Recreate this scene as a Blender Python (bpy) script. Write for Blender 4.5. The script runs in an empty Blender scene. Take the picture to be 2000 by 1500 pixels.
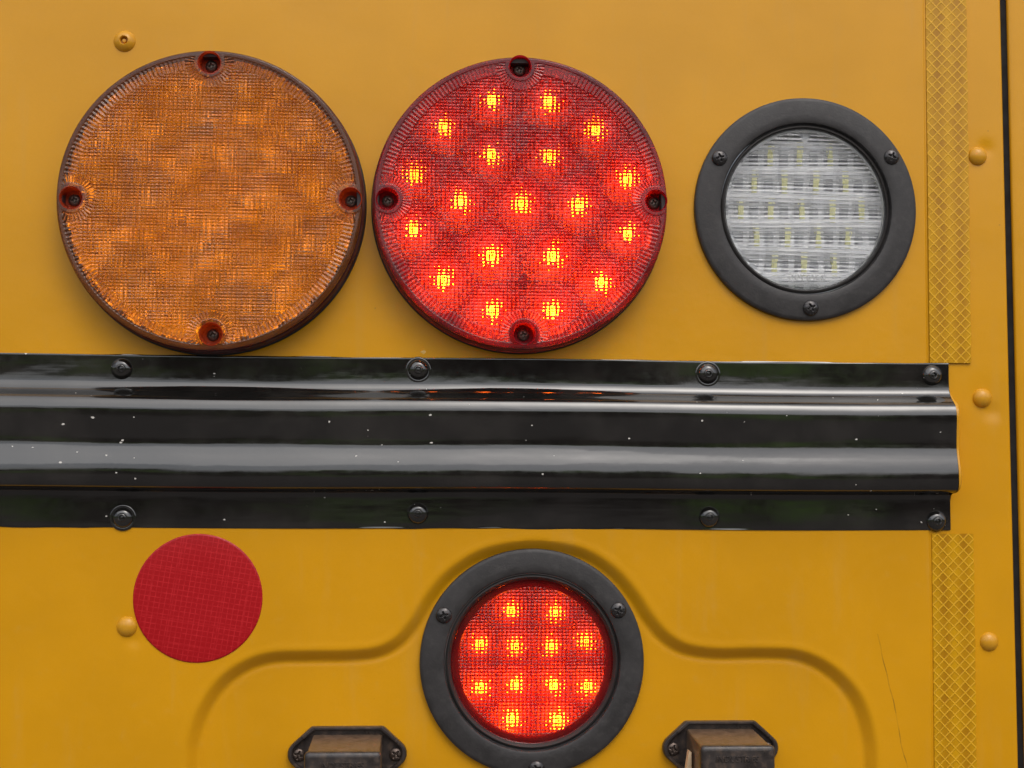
import bpy, bmesh, math, random
import numpy as np
random.seed(4); np.random.seed(4)
U = 0.0003            # metres per plan unit (one photo pixel on the body panel is 0.3 mm)
D = 2750.0            # camera distance from the panel in plan units
S = bpy.context.scene
PI = math.pi
# ------------------------------------------------------------------ camera
cam_d = bpy.data.cameras.new('camera'); cam = bpy.data.objects.new('camera', cam_d)
S.collection.objects.link(cam); S.camera = cam
cam_d.sensor_width = 36; cam_d.lens = 36*2750/2000; cam_d.clip_start = 0.01; cam_d.clip_end = 500
from mathutils import Matrix, Vector
ROT = (Matrix.Rotation(math.radians(-3.43), 3, 'Z') @ Matrix.Rotation(math.radians(93.43), 3, 'X')
       @ Matrix.Rotation(math.radians(.35), 3, 'Z'))
cam.matrix_world = Matrix.Translation((0, -D*U, 0)) @ ROT.to_4x4()

def P(px, py, h=0.0):
    """place on the panel (x, z in plan units) that the photo shows at a pixel, h above the sheet"""
    v = ROT @ Vector((px-1000, 750-py, -2750.0)); t = (D-h)/v.y
    return v.x*t, v.z*t
# ------------------------------------------------------------------ world, sun, exposure
SUN_EL, SUN_AZ = math.radians(52), math.radians(-22)      # azimuth seen from the panel, - = left
W = bpy.data.worlds.new('World'); S.world = W; W.use_nodes = True
nt = W.node_tree; nt.nodes.clear(); N = nt.nodes.new; L = nt.links.new
def wm(op, a, b=None, c=None):
    n = N('ShaderNodeMath'); n.operation = op
    for i, v in enumerate((a, b, c)):
        if v is None: continue
        if isinstance(v, (int, float)): n.inputs[i].default_value = v
        else: L(v, n.inputs[i])
    return n.outputs[0]
sky = N('ShaderNodeTexSky'); sky.sky_type = 'NISHITA'; sky.sun_disc = False
sky.sun_elevation = SUN_EL; sky.sun_rotation = math.radians(180)-SUN_AZ*-1
sky.air_density = 1.0; sky.dust_density = 4.0; sky.ozone_density = 1.0
hs = N('ShaderNodeHueSaturation'); hs.inputs['Saturation'].default_value = 0.42; L(sky.outputs[0], hs.inputs['Color'])
tc = N('ShaderNodeTexCoord'); sp = N('ShaderNodeSeparateXYZ'); L(tc.outputs['Generated'], sp.inputs[0])
nz = N('ShaderNodeTexNoise'); nz.inputs['Scale'].default_value = 4; nz.inputs['Detail'].default_value = 5
L(tc.outputs['Generated'], nz.inputs['Vector'])
edge = wm('ADD', wm('MULTIPLY', nz.outputs['Fac'], 0.30), 0.0)            # top of the tree line
tree = wm('MULTIPLY', wm('SUBTRACT', edge, sp.outputs['Z']), 22); tree.node.use_clamp = True
n2 = N('ShaderNodeTexNoise'); n2.inputs['Scale'].default_value = 5; n2.inputs['Detail'].default_value = 3
L(tc.outputs['Generated'], n2.inputs['Vector'])
cr = N('ShaderNodeValToRGB'); L(n2.outputs['Fac'], cr.inputs[0])
cr.color_ramp.elements[0].position = .50; cr.color_ramp.elements[0].color = (.25, .19, .17, 1)
cr.color_ramp.elements[1].position = .63; cr.color_ramp.elements[1].color = (1.2, 2.0, .5, 1)
grd = wm('MULTIPLY', sp.outputs['Z'], -12); grd.node.use_clamp = True
gm = N('ShaderNodeMix'); gm.data_type = 'RGBA'; L(grd, gm.inputs['Factor']); L(cr.outputs[0], gm.inputs[6])
gm.inputs[7].default_value = (.85, .76, .73, 1)                             # tarmac under open sky
mx = N('ShaderNodeMix'); mx.data_type = 'RGBA'; L(tree, mx.inputs['Factor']); L(hs.outputs[0], mx.inputs[6]); L(gm.outputs[2], mx.inputs[7])
bg = N('ShaderNodeBackground'); bg.inputs['Strength'].default_value = 0.12; L(mx.outputs[2], bg.inputs['Color'])
wo = N('ShaderNodeOutputWorld'); L(bg.outputs[0], wo.inputs[0])
sd = bpy.data.lights.new('sun', 'SUN'); sd.energy = 0.6; sd.angle = math.radians(70); sd.color = (1, .96, .9)
sun = bpy.data.objects.new('sun', sd); S.collection.objects.link(sun)
sv = Vector((math.sin(SUN_AZ)*math.cos(SUN_EL), -math.cos(SUN_AZ)*math.cos(SUN_EL), math.sin(SUN_EL)))
sun.rotation_euler = sv.to_track_quat('Z', 'Y').to_euler(); sun.location = (0, -3, 3)
S.view_settings.view_transform = 'Standard'; S.view_settings.look = 'None'
S.view_settings.gamma = 1; S.view_settings.exposure = 0.40; S.view_settings.use_curve_mapping = False
S.render.engine = 'CYCLES'; cy = S.cycles
cy.max_bounces = 12; cy.transmission_bounces = 8; cy.glossy_bounces = 5; cy.diffuse_bounces = 4
cy.caustics_refractive = True; cy.caustics_reflective = True; cy.blur_glossy = 0.5
cy.sample_clamp_indirect = 6; cy.use_denoising = True
try: cy.denoiser = 'OPENIMAGEDENOISE'
except Exception: pass

# ------------------------------------------------------------------ materials
class MT:
    def __init__(s, name):
        s.m = bpy.data.materials.new(name); s.m.use_nodes = True; s.t = s.m.node_tree; s.t.nodes.clear()
        s.out = s.n('ShaderNodeOutputMaterial')
    def n(s, t, **kw):
        n = s.t.nodes.new(t)
        for k, v in kw.items(): setattr(n, k, v)
        return n
    def put(s, sock, v):
        if v is None: return
        if isinstance(v, bpy.types.NodeSocket): s.t.links.new(v, sock)
        else: sock.default_value = v if not isinstance(v, tuple) or len(v) != 3 or sock.type != 'RGBA' else (*v, 1)
    def math(s, op, a, b=None, c=None, clamp=False):
        n = s.n('ShaderNodeMath', operation=op); n.use_clamp = clamp
        s.put(n.inputs[0], a); s.put(n.inputs[1], b); s.put(n.inputs[2], c); return n.outputs[0]
    def xz(s):
        tc = s.n('ShaderNodeTexCoord'); mp = s.n('ShaderNodeMapping'); mp.inputs['Scale'].default_value = (1/U,)*3
        s.t.links.new(tc.outputs['Object'], mp.inputs[0]); sp = s.n('ShaderNodeSeparateXYZ'); s.t.links.new(mp.outputs[0], sp.inputs[0])
        return mp.outputs[0], sp.outputs[0], sp.outputs[2]
    def noise(s, vec, scale, detail=3, rough=.5, stretch=None):
        if stretch:
            mp = s.n('ShaderNodeMapping'); mp.inputs['Scale'].default_value = stretch; s.put(mp.inputs[0], vec); vec = mp.outputs[0]
        n = s.n('ShaderNodeTexNoise'); s.put(n.inputs['Vector'], vec); n.inputs['Scale'].default_value = scale
        n.inputs['Detail'].default_value = detail; n.inputs['Roughness'].default_value = rough; return n.outputs['Fac']
    def ramp(s, f, a, b, ca=0.0, cb=1.0):
        n = s.n('ShaderNodeMapRange'); n.interpolation_type = 'SMOOTHSTEP'; s.put(n.inputs[0], f)
        n.inputs[1].default_value = a; n.inputs[2].default_value = b; n.inputs[3].default_value = ca; n.inputs[4].default_value = cb
        return n.outputs[0]
    def mix(s, f, a, b):
        n = s.n('ShaderNodeMix', data_type='RGBA'); s.put(n.inputs[0], f); s.put(n.inputs[6], a); s.put(n.inputs[7], b); return n.outputs[2]
    def bump(s, h, dist, strength=1.0, normal=None):
        n = s.n('ShaderNodeBump'); s.put(n.inputs['Height'], h); n.inputs['Distance'].default_value = dist*U
        n.inputs['Strength'].default_value = strength; s.put(n.inputs['Normal'], normal); return n.outputs[0]
    def bsdf(s, **kw):
        n = s.n('ShaderNodeBsdfPrincipled')
        for k, v in kw.items(): s.put(n.inputs[k.replace('_', ' ')], v)
        return n.outputs[0]
    def end(s, sh): s.t.links.new(sh, s.out.inputs[0]); return s.m

def paint(name, base, scratch=False, rough=.34):
    m = MT(name); v, x, z = m.xz()
    n1 = m.noise(v, .004, 4); n2 = m.noise(v, .05, 3); peel = m.noise(v, .07, 2)
    c = m.mix(m.ramp(n1, .3, .7), tuple(a*.95 for a in base), tuple(a*1.04 for a in base))
    c = m.mix(m.math('MULTIPLY', m.ramp(n2, .60, .85), .12), c, (.55, .36, .10))
    spk = m.n('ShaderNodeTexVoronoi'); m.put(spk.inputs['Vector'], v); spk.inputs['Scale'].default_value = .022
    dot = m.math('MULTIPLY', m.ramp(spk.outputs['Distance'], .05, .03), m.math('GREATER_THAN', m.noise(v, .013), .60))
    c = m.mix(m.math('MULTIPLY', dot, .35), c, (.25, .13, .03))
    if scratch:
        # the thin dark scratch in the paint, lower right
        (xa, za), (xb, zb) = P(1714, 1238), P(1772, 1502)
        dx, dz = xb-xa, zb-za; ln = math.hypot(dx, dz)
        d = m.math('ABSOLUTE', m.math('ADD', m.math('ADD', m.math('MULTIPLY', m.math('SUBTRACT', x, xa), dz/ln), m.math('MULTIPLY', m.math('SUBTRACT', z, za), -dx/ln)),
                   m.math('MULTIPLY', m.math('SUBTRACT', m.noise(v, .012, 2), .5), 10)))
        d = m.math('MULTIPLY', m.ramp(d, 1.6, .4), m.math('LESS_THAN', z, za))
        d = m.math('MULTIPLY', d, m.ramp(m.noise(v, .03, 2), .35, .6, .15, .6))
        c = m.mix(d, c, (.16, .07, .01))
    g2 = m.noise(v, .35, 3, .7); c = m.mix(m.ramp(g2, .35, .75, 0, .10), c, tuple(a*.72 for a in base))
    st = m.noise(v, .02, 4, .6, stretch=(1, 1, .12)); c = m.mix(m.ramp(st, .55, .8, 0, .10), c, (.50, .36, .16))
    r = m.ramp(n2, .3, .8, rough-.03, rough+.07)
    nb = m.bump(peel, .5, .35, m.bump(n1, 6, .4))
    return m.end(m.bsdf(Base_Color=c, Roughness=r, Normal=nb, Specular_IOR_Level=.25, Coat_Weight=.32, Coat_Roughness=.20, Coat_Normal=nb))
YEL = (.685, .315, .003)
M_yel = paint('yellow_body_paint', YEL, True)
M_yel2 = paint('yellow_body_paint_side', YEL)
M_rivy = paint('yellow_rivet_paint', (.64, .30, .015), rough=.28)

def simple(name, base, rough=.4, metal=0., noise=.15, nscale=.03, bump=0., coat=0., dust=0., dustc=(.25, .2, .15)):
    m = MT(name); v, x, z = m.xz(); n = m.noise(v, nscale, 4)
    c = m.mix(m.ramp(n, .3, .7), tuple(a*(1-noise) for a in base), tuple(a*(1+noise) for a in base))
    if dust: c = m.mix(m.math('MULTIPLY', m.ramp(m.noise(v, nscale*2.5, 5), .45, .75), dust), c, dustc)
    nb = m.bump(m.noise(v, .25, 3), bump, .6) if bump else None
    return m.end(m.bsdf(Base_Color=c, Roughness=m.ramp(n, .2, .8, rough*.85, min(1, rough*1.2)), Metallic=metal, Normal=nb, Coat_Weight=coat, Coat_Roughness=.1))
M_dark = simple('gap_darkness', (.006, .004, .003), .9)
M_ring = simple('black_powder_coat', (.030, .027, .027), .50, bump=.5, dust=.12, dustc=(.13, .12, .11))
M_screw = simple('black_screw_steel', (.07, .066, .066), .24, metal=.75, nscale=.2, noise=.35)
M_rustscrew = simple('dull_screw_steel', (.12, .09, .075), .35, metal=.7, nscale=.2, noise=.4)
M_housing = simple('dark_housing_plastic', (.045, .03, .03), .45)
M_gasket = simple('black_gasket_rubber', (.02, .017, .016), .6)
M_dusty = simple('dusty_black_plastic', (.035, .028, .026), .30, noise=.3, nscale=.04, dust=.35, dustc=(.17, .115, .08), bump=.3)
M_dust_bounce = simple('dust_and_bounce_brown_plastic', (.12, .075, .048), .33, noise=.22, nscale=.05, dust=.45, dustc=(.22, .15, .10), bump=.6)  # brown holds both dust and the painted yellow reflection of the body panel
M_cream = simple('cream_lamp_lens', (.75, .55, .35), .35)
M_stickered = None

def gloss_black():
    m = MT('glossy_black_paint'); v, x, z = m.xz()
    wav = m.noise(v, .003, 3, stretch=(1, 1, 4)); fine = m.noise(v, .05, 3)
    wr = m.noise(v, .07, 3, stretch=(1, 1, 1.6))
    # wrinkled paint patches round the third upper rivet
    rx, rz = P(1400, 730)
    dd = m.math('SQRT', m.math('ADD', m.math('POWER', m.math('MULTIPLY', m.math('SUBTRACT', x, rx), .45), 2), m.math('POWER', m.math('SUBTRACT', z, rz), 2)))
    patch = m.ramp(dd, 75, 25)
    nb = m.bump(wav, 3, .6); nb = m.bump(fine, .25, .4, nb); nb = m.bump(m.noise(v, .16, 3, stretch=(.02, 1, 1.2)), .12, .4, nb)
    nb = m.bump(m.math('MULTIPLY', wr, patch), 9, .5, nb)
    vo = m.n('ShaderNodeTexVoronoi'); mp = m.n('ShaderNodeMapping'); mp.inputs['Scale'].default_value = (.8, 1, 1.3); m.put(mp.inputs[0], v)
    wn = m.n('ShaderNodeTexNoise'); m.put(wn.inputs['Vector'], mp.outputs[0]); wn.inputs['Scale'].default_value = .2
    ad = m.n('ShaderNodeVectorMath', operation='MULTIPLY_ADD'); m.put(ad.inputs[0], wn.outputs['Color']); ad.inputs[1].default_value = (3, 3, 3); m.put(ad.inputs[2], mp.outputs[0])
    m.put(vo.inputs['Vector'], ad.outputs[0]); vo.inputs['Scale'].default_value = .045
    sel = m.math('GREATER_THAN', m.noise(v, .011, 2), .50)
    sx = m.n('ShaderNodeSeparateXYZ'); m.put(sx.inputs[0], vo.outputs['Color'])
    rad = m.math('MULTIPLY_ADD', sx.outputs[0], .17, -.045)
    chip = m.math('MULTIPLY', m.math('LESS_THAN', vo.outputs['Distance'], rad), sel)
    c = m.mix(m.ramp(m.noise(v, .01, 4), .4, .75), (.008, .0075, .007), (.022, .020, .018))
    c = m.mix(chip, c, (.6, .57, .52))
    r = m.math('ADD', m.ramp(fine, .3, .8, .07, .14), m.math('MULTIPLY', chip, .4))
    return m.end(m.bsdf(Base_Color=c, Roughness=r, Normal=nb, IOR=1.9))
M_black = gloss_black()

def lens_mat(name, tint, diff, haze, rough=.02, dirt=(.5, .42, .4), dirtamt=.12, transl=.6):
    """moulded plastic: refracting body, a little scatter, weather haze on the surface"""
    m = MT(name); v, x, z = m.xz()
    n = m.noise(v, .006, 4); n2 = m.noise(v, .03, 4)
    g = m.bsdf(Base_Color=tint, Roughness=rough, Transmission_Weight=1.0, IOR=1.49)
    d = m.n('ShaderNodeBsdfDiffuse'); m.put(d.inputs[0], diff)
    t = m.n('ShaderNodeBsdfTranslucent'); m.put(t.inputs[0], diff)
    dt = m.n('ShaderNodeMixShader'); dt.inputs[0].default_value = transl; m.put(dt.inputs[1], d.outputs[0]); m.put(dt.inputs[2], t.outputs[0])
    a = m.n('ShaderNodeMixShader'); dt_f = m.ramp(n, .35, .65, haze*.8, haze*1.2); m.put(a.inputs[0], dt_f); m.put(a.inputs[1], g); m.put(a.inputs[2], dt.outputs[0])
    dd = m.n('ShaderNodeBsdfDiffuse'); m.put(dd.inputs[0], dirt)
    b = m.n('ShaderNodeMixShader'); m.put(b.inputs[0], m.ramp(n2, .35, .75, dirtamt*.5, dirtamt*1.6)); m.put(b.inputs[1], a.outputs[0]); m.put(b.inputs[2], dd.outputs[0])
    return m.end(b.outputs[0])
M_lamb = lens_mat('amber_lens_plastic', (1.0, .30, .010), (1.0, .24, .010), .09, rough=.0, dirt=(.6, .36, .26), dirtamt=.045)
M_lred = lens_mat('red_lens_plastic', (.98, .016, .018), (.92, .005, .012), .23, rough=.01, dirt=(.5, .36, .38), dirtamt=.04, transl=.74)
M_lred2 = lens_mat('red_lens_plastic_clean', (.98, .016, .018), (.9, .004, .012), .16, transl=.65, rough=.015, dirtamt=.008)
M_lclr = lens_mat('clear_lens_plastic', (1, 1, 1), (.85, .87, .9), .06, dirtamt=.025, dirt=(.6, .6, .6))
M_tubea = lens_mat('amber_hole_wall', (.55, .06, .012), (.55, .065, .015), .8, dirtamt=.02)
M_tuber = lens_mat('red_hole_wall', (.5, .01, .01), (.45, .008, .018), .8, dirtamt=.02)
M_silver = simple('silver_reflector', (1, .98, .94), .09, metal=.92, nscale=.09, noise=.12, bump=1.5)
M_silver_w = simple('pale_reflector', (.80, .83, .87), .30, metal=.4, nscale=.05, noise=.3, bump=1.0)
M_silver_r = simple('red_tinted_reflector', (.25, .035, .022), .38, metal=.5, nscale=.12, noise=.3, bump=2.5)
M_board = simple('white_circuit_board', (.5, .5, .48), .5, nscale=.06, noise=.4)

def emis(name, col, st):
    m = MT(name); e = m.n('ShaderNodeEmission'); m.put(e.inputs[0], col); e.inputs[1].default_value = st; return m.end(e.outputs[0])
M_leds = [emis('lit_red_led_' + n, (1, .72, .015), s_) for n, s_ in (('dim', 42), ('medium', 70), ('strong', 112))]
def led_mat(x, z, R):
    t = -z/R+random.uniform(-.35, .35); return M_leds[0 if t < -.35 else 1 if t < .25 else 2]
M_ledoff = simple('unlit_amber_led', (1, 1, .9), .3, metal=.0, nscale=.3, noise=.05)
def streak():
    m = MT('striped_pale_reflector'); v, x, z = m.xz()
    a = m.noise(v, .22, 3, stretch=(.10, 1, 1)); b = m.noise(v, .05, 3)
    bd = m.ramp(m.math('COSINE', m.math('MULTIPLY', z, 2*PI/53.5)), -.1, .5)
    bx = m.ramp(m.math('SINE', m.math('MULTIPLY', x, 2*PI/30.5)), .1, .5, 1, .45); bd = m.math('MULTIPLY', bd, bx)
    c = m.mix(m.ramp(a, .30, .66), m.mix(bd, (.80, .82, .86), (.12, .12, .13)), m.mix(bd, (1.0, 1.0, 1.0), (.50, .52, .55))); c = m.mix(m.math('MULTIPLY', m.ramp(b, .5, .7), .4), c, (.5, .52, .55))
    return m.end(m.bsdf(Base_Color=c, Roughness=.3, Metallic=.2, Normal=m.bump(a, 4, .6)))
M_streak = streak()
M_phos = simple('unlit_white_led', (.95, .93, .45), .35, nscale=.3)

def tape_mat():
    m = MT('yellow_reflective_tape'); v, x, z = m.xz()
    px, pz = 21.0, 21.5
    a = m.math('ADD', m.math('DIVIDE', x, px), m.math('DIVIDE', z, pz)); b = m.math('SUBTRACT', m.math('DIVIDE', x, px), m.math('DIVIDE', z, pz))
    fa = m.math('ABSOLUTE', m.math('SUBTRACT', m.math('FRACT', a), .5)); fb = m.math('ABSOLUTE', m.math('SUBTRACT', m.math('FRACT', b), .5))
    mxx = m.math('SMOOTH_MAX', fa, fb, .12)
    line = m.math('MULTIPLY', m.ramp(mxx, .37, .46), m.ramp(m.noise(v, .05, 3), .25, .6, .45, .9))
    ca = m.math('FLOOR', a); cb = m.math('FLOOR', b)
    wn = m.n('ShaderNodeTexWhiteNoise', noise_dimensions='2D'); cv = m.n('ShaderNodeCombineXYZ'); m.put(cv.inputs[0], ca); m.put(cv.inputs[1], cb); m.put(wn.inputs['Vector'], cv.outputs[0])
    band = m.math('SINE', m.math('MULTIPLY_ADD', x, 2*PI/41, 1.2))
    f = m.math('ADD', m.math('MULTIPLY', wn.outputs['Value'], .5), m.math('MULTIPLY_ADD', band, .25, .25), clamp=True)
    cell = m.mix(f, (.40, .175, .002), (.64, .325, .003))
    c = m.mix(line, cell, (.74, .39, .015))
    nb = m.bump(line, 1.2, .7)
    return m.end(m.bsdf(Base_Color=c, Roughness=.35, Specular_IOR_Level=.2, Normal=nb, Coat_Weight=.35, Coat_Roughness=.18))
M_tape = tape_mat()
def red_refl():
    m = MT('red_reflective_film'); v, x, z = m.xz()
    mp = m.n('ShaderNodeMapping'); mp.inputs['Rotation'].default_value = (0, math.radians(-9), 0); m.put(mp.inputs[0], v)
    s = m.n('ShaderNodeSeparateXYZ'); m.put(s.inputs[0], mp.outputs[0]); q = 10.0
    fa = m.math('ABSOLUTE', m.math('SUBTRACT', m.math('FRACT', m.math('DIVIDE', s.outputs[0], q)), .5))
    fb = m.math('ABSOLUTE', m.math('SUBTRACT', m.math('FRACT', m.math('DIVIDE', s.outputs[2], q)), .5))
    line = m.ramp(m.math('MAXIMUM', fa, fb), .38, .48)
    Q = 46.0
    ga = m.math('ABSOLUTE', m.math('SUBTRACT', m.math('FRACT', m.math('DIVIDE', s.outputs[0], Q)), .5)); gb = m.math('ABSOLUTE', m.math('SUBTRACT', m.math('FRACT', m.math('DIVIDE', s.outputs[2], Q)), .5))
    g = m.math('MULTIPLY', m.ramp(m.math('MAXIMUM', ga, gb), .46, .49), .5)
    wn = m.noise(v, .12, 3)
    c = m.mix(m.math('MULTIPLY', m.math('MAXIMUM', line, g), m.ramp(wn, .35, .65, .3, .95)), (.40, .006, .010), (.58, .022, .028))
    return m.end(m.bsdf(Base_Color=c, Roughness=.35, Specular_IOR_Level=.2, Coat_Weight=.25, Coat_Roughness=.2))
M_rr = red_refl()

# ------------------------------------------------------------------ builders
def link(name, me, mat, parent=None, loc=(0, 0, 0)):
    o = bpy.data.objects.new(name, me); S.collection.objects.link(o)
    if mat and not me.materials: me.materials.append(mat)
    o.location = Vector(loc)*U
    if parent: o.parent = parent
    return o
def L3(x, z, h=0.0): return (x, -h, z)
def thing(name, label, cat, x, z, h=0.0, group=None):
    o = bpy.data.objects.new(name, None); S.collection.objects.link(o); o.empty_display_size = .02
    o.location = Vector(L3(x, z, h))*U; o['label'] = label; o['category'] = cat
    if group: o['group'] = group
    return o
def tag(o, label, cat, group=None):
    o['label'] = label; o['category'] = cat
    if group: o['group'] = group
    return o
def mesh(name, v, f, smooth=True, sharp=None):
    """v rows are (x, z, h) in plan units"""
    me = bpy.data.meshes.new(name); v = np.asarray(v, float)
    co = np.stack([v[:, 0], -v[:, 2], v[:, 1]], 1)*U
    if isinstance(f, np.ndarray):
        me.vertices.add(len(co)); me.vertices.foreach_set('co', co.astype(np.float32).ravel())
        k = f.shape[1]; me.loops.add(f.size); me.loops.foreach_set('vertex_index', f.astype(np.int32).ravel())
        me.polygons.add(len(f)); me.polygons.foreach_set('loop_start', (np.arange(len(f))*k).astype(np.int32))
        me.update(calc_edges=True)
    else: me.from_pydata(co.tolist(), [], f); me.update()
    me.validate()
    bm = bmesh.new(); bm.from_mesh(me)
    if sharp is not None: bmesh.ops.recalc_face_normals(bm, faces=bm.faces)
    bm.to_mesh(me); bm.free()
    if smooth:
        me.polygons.foreach_set('use_smooth', [True]*len(me.polygons))
        if sharp: me.set_sharp_from_angle(angle=math.radians(sharp))
    return me
def grid(name, xs, zs, hfun, R=None, holes=(), drop=None):
    """height field over xs * zs, trimmed to a disc of radius R with round holes"""
    X, Z = np.meshgrid(xs, zs); X = X.ravel().copy(); Z = Z.ravel().copy(); nx, nz = len(xs), len(zs)
    ok = np.ones(len(X), bool)
    if R: ok &= np.hypot(X, Z) <= R
    for hx, hz, hr in holes: ok &= np.hypot(X-hx, Z-hz) >= hr
    idx = np.arange(nx*nz).reshape(nz, nx)
    F = np.stack([idx[:-1, :-1], idx[:-1, 1:], idx[1:, 1:], idx[1:, :-1]], -1).reshape(-1, 4)
    F = F[ok[F].sum(1) >= 1] if (R or holes) else F
    if drop is not None:
        cx, cz = X[F].mean(1), Z[F].mean(1); F = F[~drop(cx, cz)]
    bad = ~ok
    if R:
        r = np.hypot(X, Z); b = r > R; X[b] *= R/r[b]; Z[b] *= R/r[b]
    for hx, hz, hr in holes:
        r = np.hypot(X-hx, Z-hz); b = r < hr; r[r == 0] = 1
        X[b] = hx+(X[b]-hx)*hr/r[b]; Z[b] = hz+(Z[b]-hz)*hr/r[b]
    H = hfun(X, Z); used = np.unique(F); mp = np.full(len(X), -1); mp[used] = np.arange(len(used))
    return mesh(name, np.stack([X[used], Z[used], H[used]], 1), mp[F])
def lathe(name, prof, seg=128, sharp=35, close=False):
    """prof = [(r, h)...] swept round the axis that points out of the panel"""
    v = []; f = []
    for r, h in prof:
        for k in range(seg): a = 2*PI*k/seg; v.append((r*math.cos(a), r*math.sin(a), h))
    n = len(prof)
    for i in range(n-1 if not close else n):
        j = (i+1) % n
        for k in range(seg):
            k2 = (k+1) % seg; f.append((i*seg+k, i*seg+k2, j*seg+k2, j*seg+k))
    if not close and prof[-1][0] < 1e-3: pass
    me = mesh(name, v, f, True, sharp)
    bm = bmesh.new(); bm.from_mesh(me); bmesh.ops.remove_doubles(bm, verts=bm.verts, dist=U*1e-3); bmesh.ops.recalc_face_normals(bm, faces=bm.faces); bm.to_mesh(me); bm.free()
    me.polygons.foreach_set('use_smooth', [True]*len(me.polygons)); me.set_sharp_from_angle(angle=math.radians(sharp))
    return me
def sstep(t): t = np.clip(t, 0, 1); return t*t*(3-2*t)
def bevel_poly(name, pts, h0, h1, inset, top_pts=None, segs=4):
    """convex outline extruded from h0 to h1 with a rounded upper edge"""
    pts = np.array(pts, float); c = pts.mean(0); tp = pts if top_pts is None else np.array(top_pts, float)
    rings = [(pts, h0)]
    hi = h1-inset
    for k in range(segs+1):
        a = k/segs*PI/2; s = inset*(1-math.cos(a)); q = tp if top_pts is not None else pts
        ce = q.mean(0); d = q-ce; ln = np.linalg.norm(d, axis=1, keepdims=True)
        rings.append((ce+d*(ln-s)/ln, hi+inset*math.sin(a)))
    v = []; f = []; n = len(pts)
    for q, h in rings: v += [(x, z, h) for x, z in q]
    for i in range(len(rings)-1):
        for k in range(n): k2 = (k+1) % n; f.append((i*n+k, i*n+k2, (i+1)*n+k2, (i+1)*n+k))
    f.append(tuple((len(rings)-1)*n+k for k in range(n)))
    return mesh(name, v, f, True, 40)
def screw_mesh(name, R=15.5, hgt=7, slot=3.1, arm=8.6, ang=.3):
    ca, sa = math.cos(ang), math.sin(ang)
    def h(x, z):
        r = np.hypot(x, z); d = hgt*np.sqrt(np.clip(1-(r/R)**2*.94, 0, 1))
        a, b = np.abs(x*ca+z*sa), np.abs(-x*sa+z*ca)
        w = slot*(1-.25*np.maximum(a, b)/arm)
        s1 = sstep((w*.5+.7-np.minimum(a, b))/1.4)*sstep((arm-np.maximum(a, b))/1.6)
        s2 = sstep((4.2-r)/2.0)
        return d - 4.5*np.maximum(s1, s2)
    xs = np.arange(-R-1, R+1.1, .7)
    return grid(name, xs, xs, h, R=R)
def text_mesh(body, size, ext=.8, shear=0.0):
    cu = bpy.data.curves.new('lettering', 'FONT'); cu.body = body; cu.size = size*U; cu.extrude = ext*U; cu.align_x = 'CENTER'; cu.align_y = 'CENTER'; cu.shear = shear
    cu.bevel_depth = .15*U
    o = bpy.data.objects.new('tmp', cu); S.collection.objects.link(o); bpy.context.view_layer.update()
    me = bpy.data.meshes.new_from_object(o.evaluated_get(bpy.context.evaluated_depsgraph_get())); bpy.data.objects.remove(o)
    me.transform(Matrix.Rotation(PI/2, 4, 'X')); return me

# ------------------------------------------------------------------ bus body
body = thing('bus_rear_body', 'mustard yellow riveted sheet metal rear wall of a school bus carrying the lamps', 'bus body', 0, 0)
gL = [P(1955, 5)[0], P(1990, 1499)[0]]
GXm = (gL[0]+gL[1])/2; slope = (gL[1]-gL[0])/(P(1990, 1499)[1]-P(1955, 5)[1])
GX = lambda z: gL[0]+(z-P(1955, 5)[1])*slope
X0, ZT, ZB = -1500.0, 1500.0, -1500.0
# outline of the shallow pressed recess for the number plate
rp = [(372, 1700), (372, 1500), (378, 1440), (398, 1385), (432, 1335), (478, 1301), (530, 1284), (600, 1281), (680, 1280), (735, 1274), (775, 1255), (808, 1218), (838, 1170), (876, 1125), (930, 1088), (985, 1071), (1040, 1066), (1095, 1070), (1150, 1086), (1200, 1120), (1238, 1163), (1268, 1208), (1300, 1244), (1340, 1267), (1400, 1276), (1480, 1275), (1550, 1278), (1600, 1295), (1645, 1328), (1678, 1372), (1697, 1430), (1704, 1500), (1706, 1700)]
rp = np.array([P(*p) for p in rp]); rp = np.vstack([rp, [rp[-1][0], -1250], [rp[0][0], -1250]])
def catmull(p, n=6):
    out = []; m = len(p)
    for i in range(m):
        a, b, c, d = p[i-1], p[i], p[(i+1) % m], p[(i+2) % m]
        for k in range(n):
            t = k/n; out.append(.5*((2*b)+(-a+c)*t+(2*a-5*b+4*c-d)*t*t+(-a+3*b-3*c+d)*t**3))
    return np.array(out)
rc = catmull(rp)
def sdist(X, Z):
    """signed distance to the recess outline, + inside"""
    d = np.full(X.shape, 1e9); ins = np.zeros(X.shape, bool); n = len(rc)
    for i in range(n):
        a, b = rc[i], rc[(i+1) % n]; ex, ez = b-a; l2 = ex*ex+ez*ez+1e-9
        t = np.clip(((X-a[0])*ex+(Z-a[1])*ez)/l2, 0, 1); d = np.minimum(d, np.hypot(X-a[0]-t*ex, Z-a[1]-t*ez))
        c = ((a[1] > Z) != (b[1] > Z)) & (X < (b[0]-a[0])*(Z-a[1])/(b[1]-a[1]+1e-12)+a[0]); ins ^= c
    return np.where(ins, d, -d)
lapx = P(1813, 400)[0]-5
dents = [(1911, 305, 34, 14, -2.6, 16, -14), (1920, 777, 30, 16, -2.8, 20, 28), (248, 1225, 26, 14, -2.0, 14, 24)]
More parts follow.
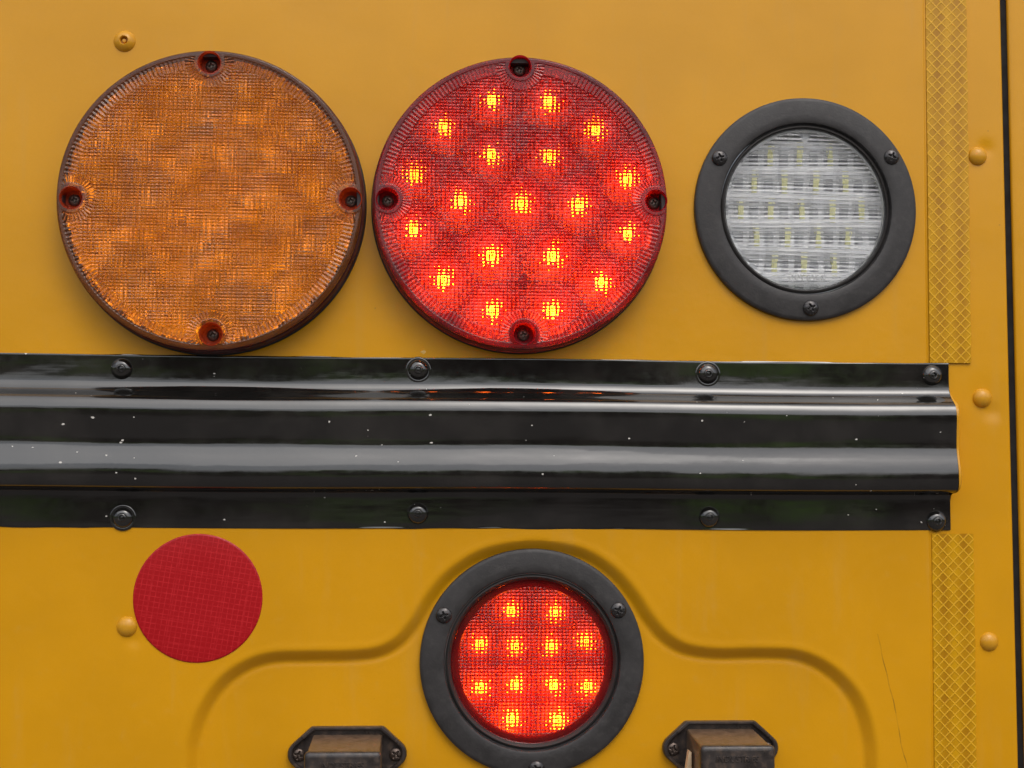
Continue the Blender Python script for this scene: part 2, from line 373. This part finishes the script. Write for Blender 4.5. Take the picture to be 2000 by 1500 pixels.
def panelh(X, Z):
    sd = sdist(X, Z)
    t = np.clip((sd+12)/25, 0, 1); h = -17*(.45*sstep(t)+.55*np.clip(t*1.1-.05, 0, 1)) - 1.3*np.exp(-((sd-14)/6.0)**2) + .5*np.exp(-((sd+17)/6.0)**2)
    h += .9*np.sin(X*.0041+1.3)*np.sin(Z*.0037+.4)+.5*np.sin(X*.009+Z*.006)
    h += 1.8*sstep((lapx-X)/3.0)                                    # lapped sheet edge beside the tape
    for px, py, r, r2, a, ox, oz in dents:
        cx, cz = P(px, py); h += a*np.exp(-((X-cx-ox)**2+(Z-cz+oz)**2)/(r2*r2))
        h += -1.2*np.exp(-((X-cx)**2+(Z-cz)**2)/(r*r))
    cx, cz = P(430, 690)
    h += 0
    e = GX(Z)-X
    h -= 5*np.clip(1-e/5.0, 0, 1)**2                                  # rolled edge at the gap
    return h
xs = np.concatenate([np.arange(X0, -900, 40), np.arange(-900, lapx-6, 4.5), np.arange(lapx-5, lapx+5, 1.2), np.arange(lapx+6, GXm-14, 4.5)])
zs = np.concatenate([np.arange(ZB, -640, 40), np.arange(-640, -140, 3.4), np.arange(-140, 940, 7), np.arange(940, ZT, 40)])
PH = [(*P(1575, 407), 173.0), (*P(1040, 1293), 172.0)]                # openings behind the two flange mounted lamps
me = grid('rear_panel', xs, zs, panelh, holes=PH); o = link('rear_panel', me, M_yel, body)
# strip between the grid and the slightly raked door gap, closed by a return edge
def edge_strip(name, fx, offs, hs, mat):
    zz = np.arange(ZB, ZT, 20.0); v = []; f = []
    for z in zz:
        for dx, h in zip(offs, hs): v.append((fx(z, dx), z, h if h is not None else float(panelh(np.array([fx(z, dx)]), np.array([z]))[0])-.05))
    k = len(offs)
    for i in range(len(zz)-1):
        for j in range(k-1): f.append((i*k+j, i*k+j+1, (i+1)*k+j+1, (i+1)*k+j))
    return link(name, mesh(name, v, f, True, 50), mat, body)
xe = xs[-1]
def lf(z, dx): return xe-1 if dx == 0 else GX(z)+dx
o = edge_strip('panel_edge', lf, [0, -12, -8, -4, -1.5, 0.01, .4, .4], [None, None, None, None, None, None, -7.5, -20], M_yel2); o['label'] = 'narrow rolled yellow edge along the dark gap'
gw = 13.5
o = edge_strip('side_panel', lambda z, dx: GX(z)+gw+dx, [0, 0, .8, 3, 8, 16, 30, 700, 720, 720], [-20, -4, -1.5, 0, 1.2, 2.2, 2, 2, -4, -200], M_yel2); o['label'] = 'yellow corner panel beyond the dark gap'
o = edge_strip('gap_backing', lambda z, dx: GX(z)+dx, [-2, 20], [-7, -7], M_dark); o['label'] = 'black strip added in the gap for its darkness'  # added strip, its black stands in for the dark of the open gap
dome = lathe('rivet', [(0, 10.5), (4, 10.3), (8, 9.4), (12, 7.6), (15, 5.4), (17.6, 2.6), (18.8, .2), (19.2, -3)], 48, 60)
for i, (px, py) in enumerate([(1911, 304), (1920, 777), (1933, 1254), (247, 1224)]):
    x, z = P(px, py, 4); r = link('rivet', dome, M_rivy, body, L3(x, z, 0.5)); r.scale = (1.05,)*3 if i == 3 else (1, 1, 1)
    r['label'] = ['smooth yellow dome rivet level with the clear lamp', 'smooth yellow dome rivet beside the black rail end', 'smooth yellow dome rivet beside the lower yellow tape', 'smooth yellow dome rivet touching the red reflector'][i]
x, z = P(243, 80, 4)
r = link('rivet', lathe('rivet_hollow', [(0, 6.5), (3.2, 6.3), (4.2, 4.5), (4.6, 1), (6.6, 1), (7.6, 9.4), (9, 10.4), (12, 9.4), (16, 6.8), (19.5, 3.4), (21.6, .4), (22, -3)], 64, 50), M_rivy, body, L3(x, z, 1))
r['label'] = 'yellow pop rivet with a hollow centre above the amber lamp'
# small blob of old sealant above the rail
x, z = P(826, 688, 2)
bm = bmesh.new(); bmesh.ops.create_icosphere(bm, subdivisions=4, radius=1)
for v in bm.verts:
    n = 1+.25*math.sin(v.co.x*5)+.2*math.sin(v.co.z*7+1)
    v.co = Vector((v.co.x*9*n, v.co.y*2.4, v.co.z*8*n))*U
me = bpy.data.meshes.new('sealant_blob'); bm.to_mesh(me); bm.free(); me.polygons.foreach_set('use_smooth', [True]*len(me.polygons))
o = link('sealant_blob', me, simple('old_sealant', (.68, .42, .10), .4), body, L3(x, z, 1))

# ------------------------------------------------------------------ rub rail
RT = 214.5; RX = P(1853, 730, 4)[0]
rail = thing('rub_rail', 'long glossy black ribbed metal rub rail with paint chips, riveted across the yellow body', 'rub rail', RX, RT-332/2)
prof = [(0, 0), (0, 3), (1.2, 4.2), (4, 4.4), (25, 4), (48, 4.3), (55, 5.3), (61, 7.8), (67, 12.3), (73, 19.3), (78, 27), (83, 33.5), (88, 38), (95, 41.2), (102, 42.9), (108, 43.3), (120, 42.9), (140, 41.2), (158, 40.0), (166, 39.9), (172, 40.1), (179, 41.2), (188, 43.3), (197, 45.9), (206, 48.2), (214, 49.6), (222, 50.4), (232, 50.6), (242, 49.6), (249, 47), (254, 42), (256.5, 35), (258, 25), (259.5, 14), (262, 7.5), (266, 5), (272, 4.2), (300, 4.4), (327, 4.2), (331, 3.6), (332, 2.5), (332, 0)]
def smooth_prof(p, n=3):
    p = np.array(p, float); out = []
    for i in range(len(p)-1):
        a, b, c, d = p[max(i-1, 0)], p[i], p[i+1], p[min(i+2, len(p)-1)]
        for k in range(n): t = k/n; out.append(.5*((2*b)+(-a+c)*t+(2*a-5*b+4*c-d)*t*t+(-a+3*b-3*c+d)*t**3))
    out.append(p[-1]); return np.array(out)
sp_ = smooth_prof(prof)
xr = np.concatenate([np.arange(-1500, -900, 60), np.arange(-900, RX-RX, 12), np.arange(0, RX-12, 12), [RX-6, RX-2, RX]])
v = []; rng = np.random.RandomState(3)
for x in xr:
    ex = 1.0
    for k, (d, h) in enumerate(sp_):
        zz = RT-d + (1.2*math.sin(x*.006+.5) if 0 < d < 332 else .6*math.sin(x*.02)+.5*math.sin(x*.051))
        # shallow denting between the rivets, more of it toward the left end
        hh = h + (.7*math.sin(x*.0105+2)*math.sin(d*.018)+.3*math.sin(x*.027+1)+.35*math.sin(x*.0043+.6)*math.sin(d*.03) if h > 3.9 else 0)
        v.append((x + (3*math.exp(-((d-85)/20)**2) if x == RX else 0), zz, hh))
k = len(sp_); f = [(i*k+j, i*k+j+1, (i+1)*k+j+1, (i+1)*k+j) for i in range(len(xr)-1) for j in range(k-1)]
off = np.array([RX, RT-166, 0]); v = np.array(v)-off
me = mesh('rail_strip', v, f, True, 55); link('rail_strip', me, M_black, rail)
# yellow lip that follows the cut end of the rail
hb = [(d, h) for d, h in sp_ if 52 < d < 275]
v = []
for d, h in hb:
    t = (d-52)/223; w = 6.0*min(1, 8*t*(1-t)+.05)+.9*math.sin(d*.09)
    v += [(.3, RT-d, h+.6), (w*.7, RT-d+.6, h+.9), (w, RT-d+1.2, h-2.2), (w+.4, RT-d+1, max(h-9, -3)), (w+1, RT-d, -3)]
f = [(i*5+j, i*5+j+1, (i+1)*5+j+1, (i+1)*5+j) for i in range(len(hb)-1) for j in range(4)]
o = link('rail_end_lip', mesh('rail_end_lip', np.array(v)-np.array([0, RT-166, 0]), f, True, 60), M_rivy, rail); o['label'] = 'thin yellow painted lip round the cut rail end'
brv = lathe('rail_rivet', [(0, 9.6), (1.6, 9.4), (2.4, 7.4), (3.8, 7.2), (4.6, 10.4), (6.2, 11.6), (7.8, 11.0), (8.6, 9.6), (10.5, 9.5), (14, 7.9), (17.5, 5), (19.6, 2), (20.4, .3), (20.6, -2)], 64, 50)
wash = lathe('rail_rivet_washer', [(20, 1.0), (22.5, 1.5), (24.8, .9), (25.5, -.6)], 64, 60)
for px, py in [(237, 720), (817, 722), (1383, 730), (1822, 733), (239, 1011), (816, 1003), (1386, 1010), (1830, 1018)]:
    x, z = P(px, py, 8); r = link('rivet', brv, M_black, rail, L3(x-RX, z-(RT-166), 4.2)); r.rotation_euler = (0, random.uniform(0, 6), 0)
    if (px, py) in [(817, 722), (1383, 730), (239, 1011)]: link('washer', wash, M_black, r)

# ------------------------------------------------------------------ reflective tape and round reflector
def tape(y0, y1, label):
    xa, xb = P(1808, 100)[0], P(1888, 100)[0]; za, zb = P(1850, y0)[1], P(1850, y1)[1]
    if za > ZT: za = ZT
    cx, cz = (xa+xb)/2, (za+zb)/2; t = thing('reflective_tape', label, 'reflective tape', cx, cz, 0, 'yellow reflective tape strips')
    w = (xb-xa)/2; hh = (za-zb)/2
    zz = np.linspace(-hh, hh, max(2, int(hh/6))); v = []
    for z in zz:
        e = .5*math.sin(z*.05)+.4*math.sin(z*.13)
        for xx, h in [(-w, 1.2), (-w+.2, 3.0), (-w+2, 3.4), (w-2+e, 3.4), (w-.2+e, 3.0), (w+e, 0.6)]: v.append((xx, z, h))
    f = [(i*6+j, i*6+j+1, (i+1)*6+j+1, (i+1)*6+j) for i in range(len(zz)-1) for j in range(5)]
    link('tape_film', mesh('tape_film', v, f, True, 50), M_tape, t)
    return t
tape(-300, 709, 'long upper strip of yellow honeycomb reflective tape beside the clear lamp')
tape(1042, 1800, 'lower strip of yellow honeycomb reflective tape below the black rail end')
x, z = P(387, 1168)
o = link('round_reflector', lathe('round_reflector', [(0, 3.6), (60, 3.6), (119, 3.6), (121.6, 3.2), (122.6, 2.2), (122.8, -1)], 160, 40), M_rr, None, L3(x, z, .8))
tag(o, 'flat round crimson reflector sticker on the yellow panel beside a rivet', 'reflector')

# ------------------------------------------------------------------ seven inch warning lamps
LAY = [(-58, 212), (57, 212), (-154, 156), (152, 156), (-58, 101), (58, 101), (-212, 58), (216, 58), (-119, 6), (3, 3), (118, 3), (-212, -52), (218, -54), (-56, -102), (66, -102), (-152, -152), (164, -152), (-54, -212), (66, -212)]
def cells(x, z, a, b, seed, lo, hi, tilt=.0):
    """product pillows on an a * b grid, every pillow with its own height"""
    rs = np.random.RandomState(seed); T = rs.rand(400, 400); T2 = rs.rand(400, 400)-.5
    ix = np.round(x/a).astype(int); iz = np.round(z/b).astype(int); u = 2*(x/a-ix); w = 2*(z/b-iz)
    amp = lo+(hi-lo)*T[ix % 400, iz % 400]**1.4
    return amp*(1-u*u)*(1-w*w)*(1+tilt*u*T2[ix % 400, iz % 400])
def tri(t): return 2*np.abs(t-np.floor(t)-.5)
def warning_lamp(name, label, cpx, cpy, R, H, hole_px, lens_m, tube_m, led_m, lit, NR=206, pit=(7.8, 6.2), wallm=None):
    cx, cz = P(cpx, cpy, H); lamp = thing(name, label, 'warning lamp', cx, cz)
    holes = []
    for px, py in hole_px: hx, hz = P(px, py, H); holes.append((hx-cx, hz-cz, 21.0))
    rs = np.random.RandomState(7 if lit else 9)
    def h(x, z):
        r = np.hypot(x, z); th = np.arctan2(z, x)
        if lit: hp = cells(x, z, pit[0], pit[1], 3, 1.5, 5.2, .9)
        else:
            ix, iz = np.round(x/pit[0]).astype(int), np.round(z/pit[1]).astype(int); ja = rs.rand(200)*.7+.8; jb = rs.rand(200)*.7+.9
            hp = 2.2*(1-(2*(x/pit[0]-ix))**2)*ja[ix % 200]+1.9*(1-(2*(z/pit[1]-iz))**2)*jb[iz % 200]
        w = np.sin(x*.031+1.7)*np.sin(z*.027+.6)+.6*np.sin(x*.07-z*.05)      # moulding waviness shifts the facets
        hp = hp*(1+.2*w)-3
        rib = (1.1 if lit else 2.6)*(1-tri(th*NR/(2*PI)))-(.8 if lit else 2.0)
        o = np.where(r < R-32, hp, np.where(r < R-10, rib, 0.0))
        o = np.where((r > R-10), .5, o)
        for hx, hz, hr in holes:
            d = np.hypot(x-hx, z-hz); t2 = np.arctan2(z-hz, x-hx)
            o = np.where((d < hr+26) & (r < R-10), (1.3 if lit else 2.6)*(1-tri(t2*40/(2*PI)))-(.9 if lit else 2.0), o)
            o = np.where(d < hr+8, .6, o)
        o = o - 3.5*np.clip((r-(R-4))/4, 0, 1)**2 + 3*(1-(r/R)**2)
        return o+H
    def drop(x, z):
        b = np.zeros(x.shape, bool)
        for hx, hz, hr in holes[:1]:
            rr = math.hypot(hx, hz); ux, uz = hx/rr, hz/rr
            b |= (np.abs(-x*uz+z*ux) < 9.5) & (x*ux+z*uz > rr)
        return b
    s = .95; g = np.arange(-R-s*1.5, R+s*1.5, s)
    me = grid('lens', g, g, h, R=R, holes=holes, drop=drop); lens = link('lens', me, lens_m, lamp)
    link('lens_wall', lathe('lens_wall', [(R, H-3), (R+.6, H-8), (R+1, H-22), (R+3.5, H-24), (R+4, H-30), (R+2, H-33), (R+2, 12), (R+4, 10), (R+4, 4)], 256, 30), wallm, lamp)
    link('gasket', lathe('gasket', [(R+4, 7), (R+6, 6), (R+7, 3), (R+7, -3)], 200, 40), M_gasket, lamp)
    link('rim_backing', lathe('rim_backing', [(R-1, H-9), (R-9, H-10), (R-11, H-24), (R-11, 10)], 200, 40), M_housing, lamp)
    # reflector with a cup for every light source
    lay = np.array(LAY)*(R/291.0); RB = R-12
    def hb(x, z):
        d = np.min([np.hypot(x-a, z-b) for a, b in lay], 0)
        c = 6+np.clip(d-10, 0, 60)**1.25*(.30 if lit else .09)
        c = np.maximum(c, 10+sstep((np.hypot(x, z)-(RB-26))/22)*(H-34))
        for hx, hz, hr in holes: c = np.where(np.hypot(x-hx, z-hz) < hr+6, 12, c)
        if not lit:                                       # faceted mirror cells
            q = 15.0; ix, iz = np.floor(x/q).astype(int), np.floor(z/q).astype(int); T = np.random.RandomState(12).rand(80, 80, 3)-.5
            u, w = x/q-ix-.5, z/q-iz-.5; t3 = T[ix % 80, iz % 80]; c = c+3+t3[..., 0]*u*24+(t3[..., 1]+.2)*w*28+t3[..., 2]*2
        return c + .8*np.sin(x*.35)*np.sin(z*.31)
    gb = np.arange(-RB-5, RB+5, 1.9)
    refl = link('reflector', grid('reflector', gb, gb, hb, R=RB), M_silver_r if lit else M_silver, lamp)
    ledm = lathe('led', [(0, 7.5), (3.2, 7), (6.2, 5), (8, 2.2), (8.4, 0), (8.4, -3)] if lit else [(0, 11), (4, 10.3), (8, 8), (10.5, 4), (11, 0), (11, -3)], 24, 60)
    padm = bevel_poly('led', [(-15, -7), (-3, -7), (-2, -3), (2, -3), (3, -7), (15, -7), (15, 7), (3, 7), (2, 3), (-2, 3), (-3, 7), (-15, 7)], 0, 4, .6)
    if not lit: ledm = padm
    for a, b in lay: link('led', ledm if not lit else ledm.copy(), led_mat(a, b, R) if lit else led_m, refl, L3(a, b, 7.5))
    tm = lathe('screw_well', [(22.6, H+1.2), (21.4, H+1.6), (20.6, H-.5), (19.5, H-16), (18.8, H-26), (17.5, H-27), (0.01, H-27)], 48, 40)
    sm = screw_mesh('well_screw', 11.5, 5, 2.6, 6.5)
    wells = []
    for hx, hz, hr in holes:
        wl = link('screw_well', tm, tube_m, lamp, L3(hx, hz, 0)); wells.append(wl)
        link('screw', sm, M_rustscrew, wl, L3(0, 0, H-26.5))
    return lamp
HL = 63
warning_lamp('warning_lamp', 'unlit amber round warning lamp with ribbed lens, left of the glowing red one', 410, 389, 288, HL,
    [(409, 122), (139, 386), (684, 388), (412, 652)], M_lamb, M_tubea, M_ledoff, False, wallm=lens_mat('amber_red_wall_plastic', (.45, .03, .02), (.24, .02, .015), .5, dirtamt=.06))
warning_lamp('warning_lamp', 'large lit red round warning lamp touching the amber lamp, glowing with nineteen points', 1018, 394, 284, HL,
    [(1016, 130), (757, 388), (1281, 392), (1024, 652)], M_lred, M_tuber, None, True, wallm=lens_mat('red_wall_plastic', (.45, .012, .03), (.24, .008, .02), .5, dirtamt=.06))

# ------------------------------------------------------------------ four inch flange mounted lamps
def ring_lamp(name, label, cat, cpx, cpy, RO, RI, RL, screws, base_h, kind, leds):
    HR = 12.0; cx, cz = P(cpx, cpy, base_h+HR); lamp = thing(name, label, cat, cx, cz, base_h)
    link('flange', lathe('flange', [(RO, -14), (RO, 6), (RO-.8, 9), (RO-3.5, 11.2), (RO-8, 12), (RI+18, 14), (RI+6, 14), (RI+2, 12.5), (RI, 8), (RI-.5, -6)], 256, 32), M_ring, lamp)
    link('grommet', lathe('grommet', [(RI-.8, 4), (RI-3, 7), (RI-6, 8.0), (RI-8, 6), (RL+.5, 3), (RL-1, -2)], 256, 50), M_gasket, lamp)
    sm = screw_mesh('flange_screw', 15.5, 8.0)
    for i, (px, py) in enumerate(screws):
        x, z = P(px, py, base_h+HR+4); s = link('screw', sm, M_screw, lamp, L3(x-cx, z-cz, 13)); s.rotation_euler = (0, .7*i, 0)
    rs = np.random.RandomState(5)
    if kind == 'clear':
        off = rs.rand(400)*.5
        def h(x, z):
            q = 8.2; t = z/q+.25*np.sin(x*.011)*np.sin(z*.05); o = 3.6*(1-(2*(t-np.round(t)))**2)
            o += .7*(1-(2*(x/6.5-np.round(x/6.5)))**2)*np.clip(np.sin(z*.115+x*.004)+.3, 0, 1)
            r = np.hypot(x, z); o = np.where(r > RL-7, 1.0, o)
            o = np.where((np.abs(x) < 12*np.clip((z-RL+34)/24, 0, 1)) & (z > RL-34) & (z < RL-8), 1.0, o)
            return o+1.5+2*(1-(r/RL)**2)
        lm, HB = M_lclr, 34
    else:
        def h(x, z):
            pa, pb = 7.6, 6.4
            o = cells(x, z, pa, pb, 5, 1.6, 5.0, .8)-.5
            r = np.hypot(x, z); o = np.where(r > RL-15, 1.0, o); return o-1+3*(1-(r/RL)**2)
        lm, HB = M_lred2, 52
    s = 1.0; g = np.arange(-RL-1.5, RL+1.6, s)
    lens = link('lens', grid('lens', g, g, h, R=RL), lm, lamp)
    link('lens_bezel', lathe('lens_bezel', [(RL+1.2, -1), (RL+1.8, 2.2), (RL+.2, 3.4), (RL-1.6, 2.4), (RL-2.0, .4)], 256, 60), lm, lamp)
    lay = []
    for px, py in leds:
        x, z = P(px, py, base_h-HB+10); lay.append((x-cx, z-cz))
    lay = np.array(lay)
    def hb(x, z):
        if kind == 'clear':
            d = np.min([np.maximum(np.abs(x-a)*1.0, np.abs(z-b)) for a, b in lay], 0)
            return -HB+6*np.abs(np.sin((z-2)*PI/53))+np.clip(d-14, 0, 8)*.3
        d = np.min([np.hypot(x-a, z-b) for a, b in lay], 0)
        c = -HB+np.clip(d-10, 0, 60)**1.2*.35
        return np.where(np.hypot(x, z) > RL-14, np.minimum(c, -HB+12), c)
    gb = np.arange(-RL-4, RL+4, 2.0)
    refl = link('reflector', grid('reflector', gb, gb, hb, R=RL-1 if kind == 'clear' else RL-15.8), M_streak if kind == 'clear' else M_silver_r, lamp)
    link('lamp_cup', lathe('lamp_cup', [(RL-.6, -1), (RL-1.2, -HB-6), (RL-30, -HB-10), (.01, -HB-10)] if kind == 'clear' else [(RL-.8, -1), (RL-1.2, -4.5), (RL-13.5, -5), (RL-15, -8), (RL-15.5, -HB-6), (.01, -HB-10)], 160, 40), M_housing if kind != 'clear' else M_board, lamp)
    if kind == 'clear':
        bmx = bevel_poly('led', [(-5.5, -14), (5.5, -14), (5.5, 14), (-5.5, 14)], 0, 6, 1.5)
        for a, b in lay: link('led', bmx, M_phos, refl, L3(a, b, -HB))
        t = link('lettering', text_mesh('DOT SAE R', 15, 1.0), M_lclr, lens, L3(2, -RL+24, 3.4))
    else:
        ledm = lathe('led', [(0, 6.5), (2.5, 6), (4.8, 4.5), (6.2, 2), (6.5, 0), (6.5, -3)], 24, 60)
        for a, b in lay: link('led', ledm.copy(), led_mat(a, b+70, RL), refl, L3(a, b, -HB+1))
    return lamp
CL = [(1503, 304), (1560, 304), (1620, 304), (1472, 358), (1531, 358), (1592, 358), (1650, 358), (1446, 412), (1504, 412), (1565, 412), (1624, 412), (1681, 412), (1477, 464), (1537, 464), (1597, 464), (1654, 464), (1511, 517), (1569, 517), (1628, 517)]
ring_lamp('reversing_lamp', 'unlit clear round reversing lamp with fine horizontal ribs in a black ring', 'reversing lamp', 1575, 407, 224, 171, 162,
    [(1406, 308), (1742, 306), (1584, 601)], 2, 'clear', CL)
RLD = [(998, 1193), (1084, 1195), (938, 1258), (1007, 1262), (1077, 1262), (1143, 1252), (939, 1342), (1007, 1336), (1081, 1337), (1146, 1339), (1000, 1403), (1088, 1405)]
ring_lamp('brake_lamp', 'small lit red round brake lamp with twelve bright points in a black ring', 'brake lamp', 1040, 1293, 218.5, 170, 158,
    [(867, 1202), (1208, 1192), (1048, 1502)], -13, 'red', RLD)

# ------------------------------------------------------------------ number plate lamps
def plate_lamp(label, px0, py0, dxl, lens_tab):
    """px0, py0 = middle of the plate's upper edge in the photo"""
    bh = -15.0; cx, cz0 = P(px0, py0, bh+8); cz = cz0-50
    lamp = thing('number_plate_lamp', label, 'number plate lamp', cx, cz, bh, 'number plate lamps')
    out = []
    def arc(x, z, r, a0, a1, n=7): return [(x+r*math.cos(math.radians(a0+(a1-a0)*k/n)), z+r*math.sin(math.radians(a0+(a1-a0)*k/n))) for k in range(n+1)]
    poly = arc(88, 0, 26, -52, 52)+arc(66, 44, 8, 55, 90, 3)+arc(-66, 44, 8, 90, 125, 3)+arc(-88, 0, 26, 128, 232)+arc(-66, -44, 8, 235, 270, 3)+arc(66, -44, 8, 270, 305, 3)
    P0 = np.array(poly)
    def ringp(s, h): ln = np.linalg.norm(P0, axis=1, keepdims=True); return np.hstack([P0*(ln-s)/ln, np.full((len(P0), 1), h)])
    rings = [ringp(0, -2), ringp(0, 10), ringp(1, 13), ringp(3, 14.5), ringp(7, 14.5), ringp(9, 13), ringp(10.5, 5), ringp(14, 4)]
    v = np.vstack(rings); n = len(P0); f = [(i*n+k, i*n+(k+1) % n, (i+1)*n+(k+1) % n, (i+1)*n+k) for i in range(len(rings)-1) for k in range(n)]
    f.append(tuple((len(rings)-1)*n+k for k in range(n)))
    link('base_plate', mesh('base_plate', v, f, True, 35), M_dusty, lamp)
    # protruding hood: tapered box with rounded front
    HF = 165
    bw, bt, bb = 66, 36, -40; fw, ft, fb = 66, 31, -46
    def rr(w, t, b, r, n=5):
        q = []
        for (x, z, a) in ((w-r, t-r, 0), (-w+r, t-r, 90), (-w+r, b+r, 180), (w-r, b+r, 270)):
            q += [(x+r*math.cos(math.radians(a+90*k/n)), z+r*math.sin(math.radians(a+90*k/n))) for k in range(n+1)]
        return q
    rings = [(rr(bw, bt, bb, 4), 2), (rr(fw, ft, fb, 4), HF-16)]
    lipr = [(rr(fw+3, ft+2.5, fb-3, 7), HF-16), (rr(fw+3.5, ft+3, fb-3, 7), HF-6), (rr(fw+2.5, ft+2, fb-2, 7), HF-2.5), (rr(fw-.5, ft-1.5, fb+1, 6), HF), (rr(fw-5, ft-7, fb+5, 5), HF+.6)]
    def loft(nm, rg, cap):
        v = []; n = len(rg[0][0])
        for q, h in rg: v += [(x, z, h) for x, z in q]
        f = [(i*n+k, i*n+(k+1) % n, (i+1)*n+(k+1) % n, (i+1)*n+k) for i in range(len(rg)-1) for k in range(n)]
        if cap: f.append(tuple((len(rg)-1)*n+k for k in range(n)))
        return mesh(nm, v, f, True, 40)
    hood = link('hood', loft('hood', rings, False), M_dust_bounce, lamp); hood['label'] = 'dusty brown hood sleeve, yellow panel reflection painted into its colour'
    face = link('front_cover', loft('front_cover', [(rr(fw-1, ft-1, fb+1, 4), HF-16)]+lipr, True), M_dusty, lamp)
    t = link('lettering', text_mesh('INDUSTRIES', 15, 1.2, .15), M_dusty, face, L3(-2, 10, HF+.8))
    sm = screw_mesh('plate_screw', 12.5, 6)
    for sx in (-93, 93):
        s = link('screw', sm, M_rustscrew, lamp, L3(sx, -2, 5)); s.rotation_euler = (0, .5*sx, 0)
    if lens_tab:
        o = link('lens_tab', bevel_poly('lens_tab', [(-66-16, -40), (-66-4, -40), (-66-4, 5), (-66-9, 8)], 60, 78, 2), M_cream, lamp)
    return lamp
plate_lamp('left of two dusty black number plate lamps, seen almost head on', 679, 1421, 0, False)
plate_lamp('right of two dusty black number plate lamps, with a cream lens tab showing', 1407, 1410, 0, True)
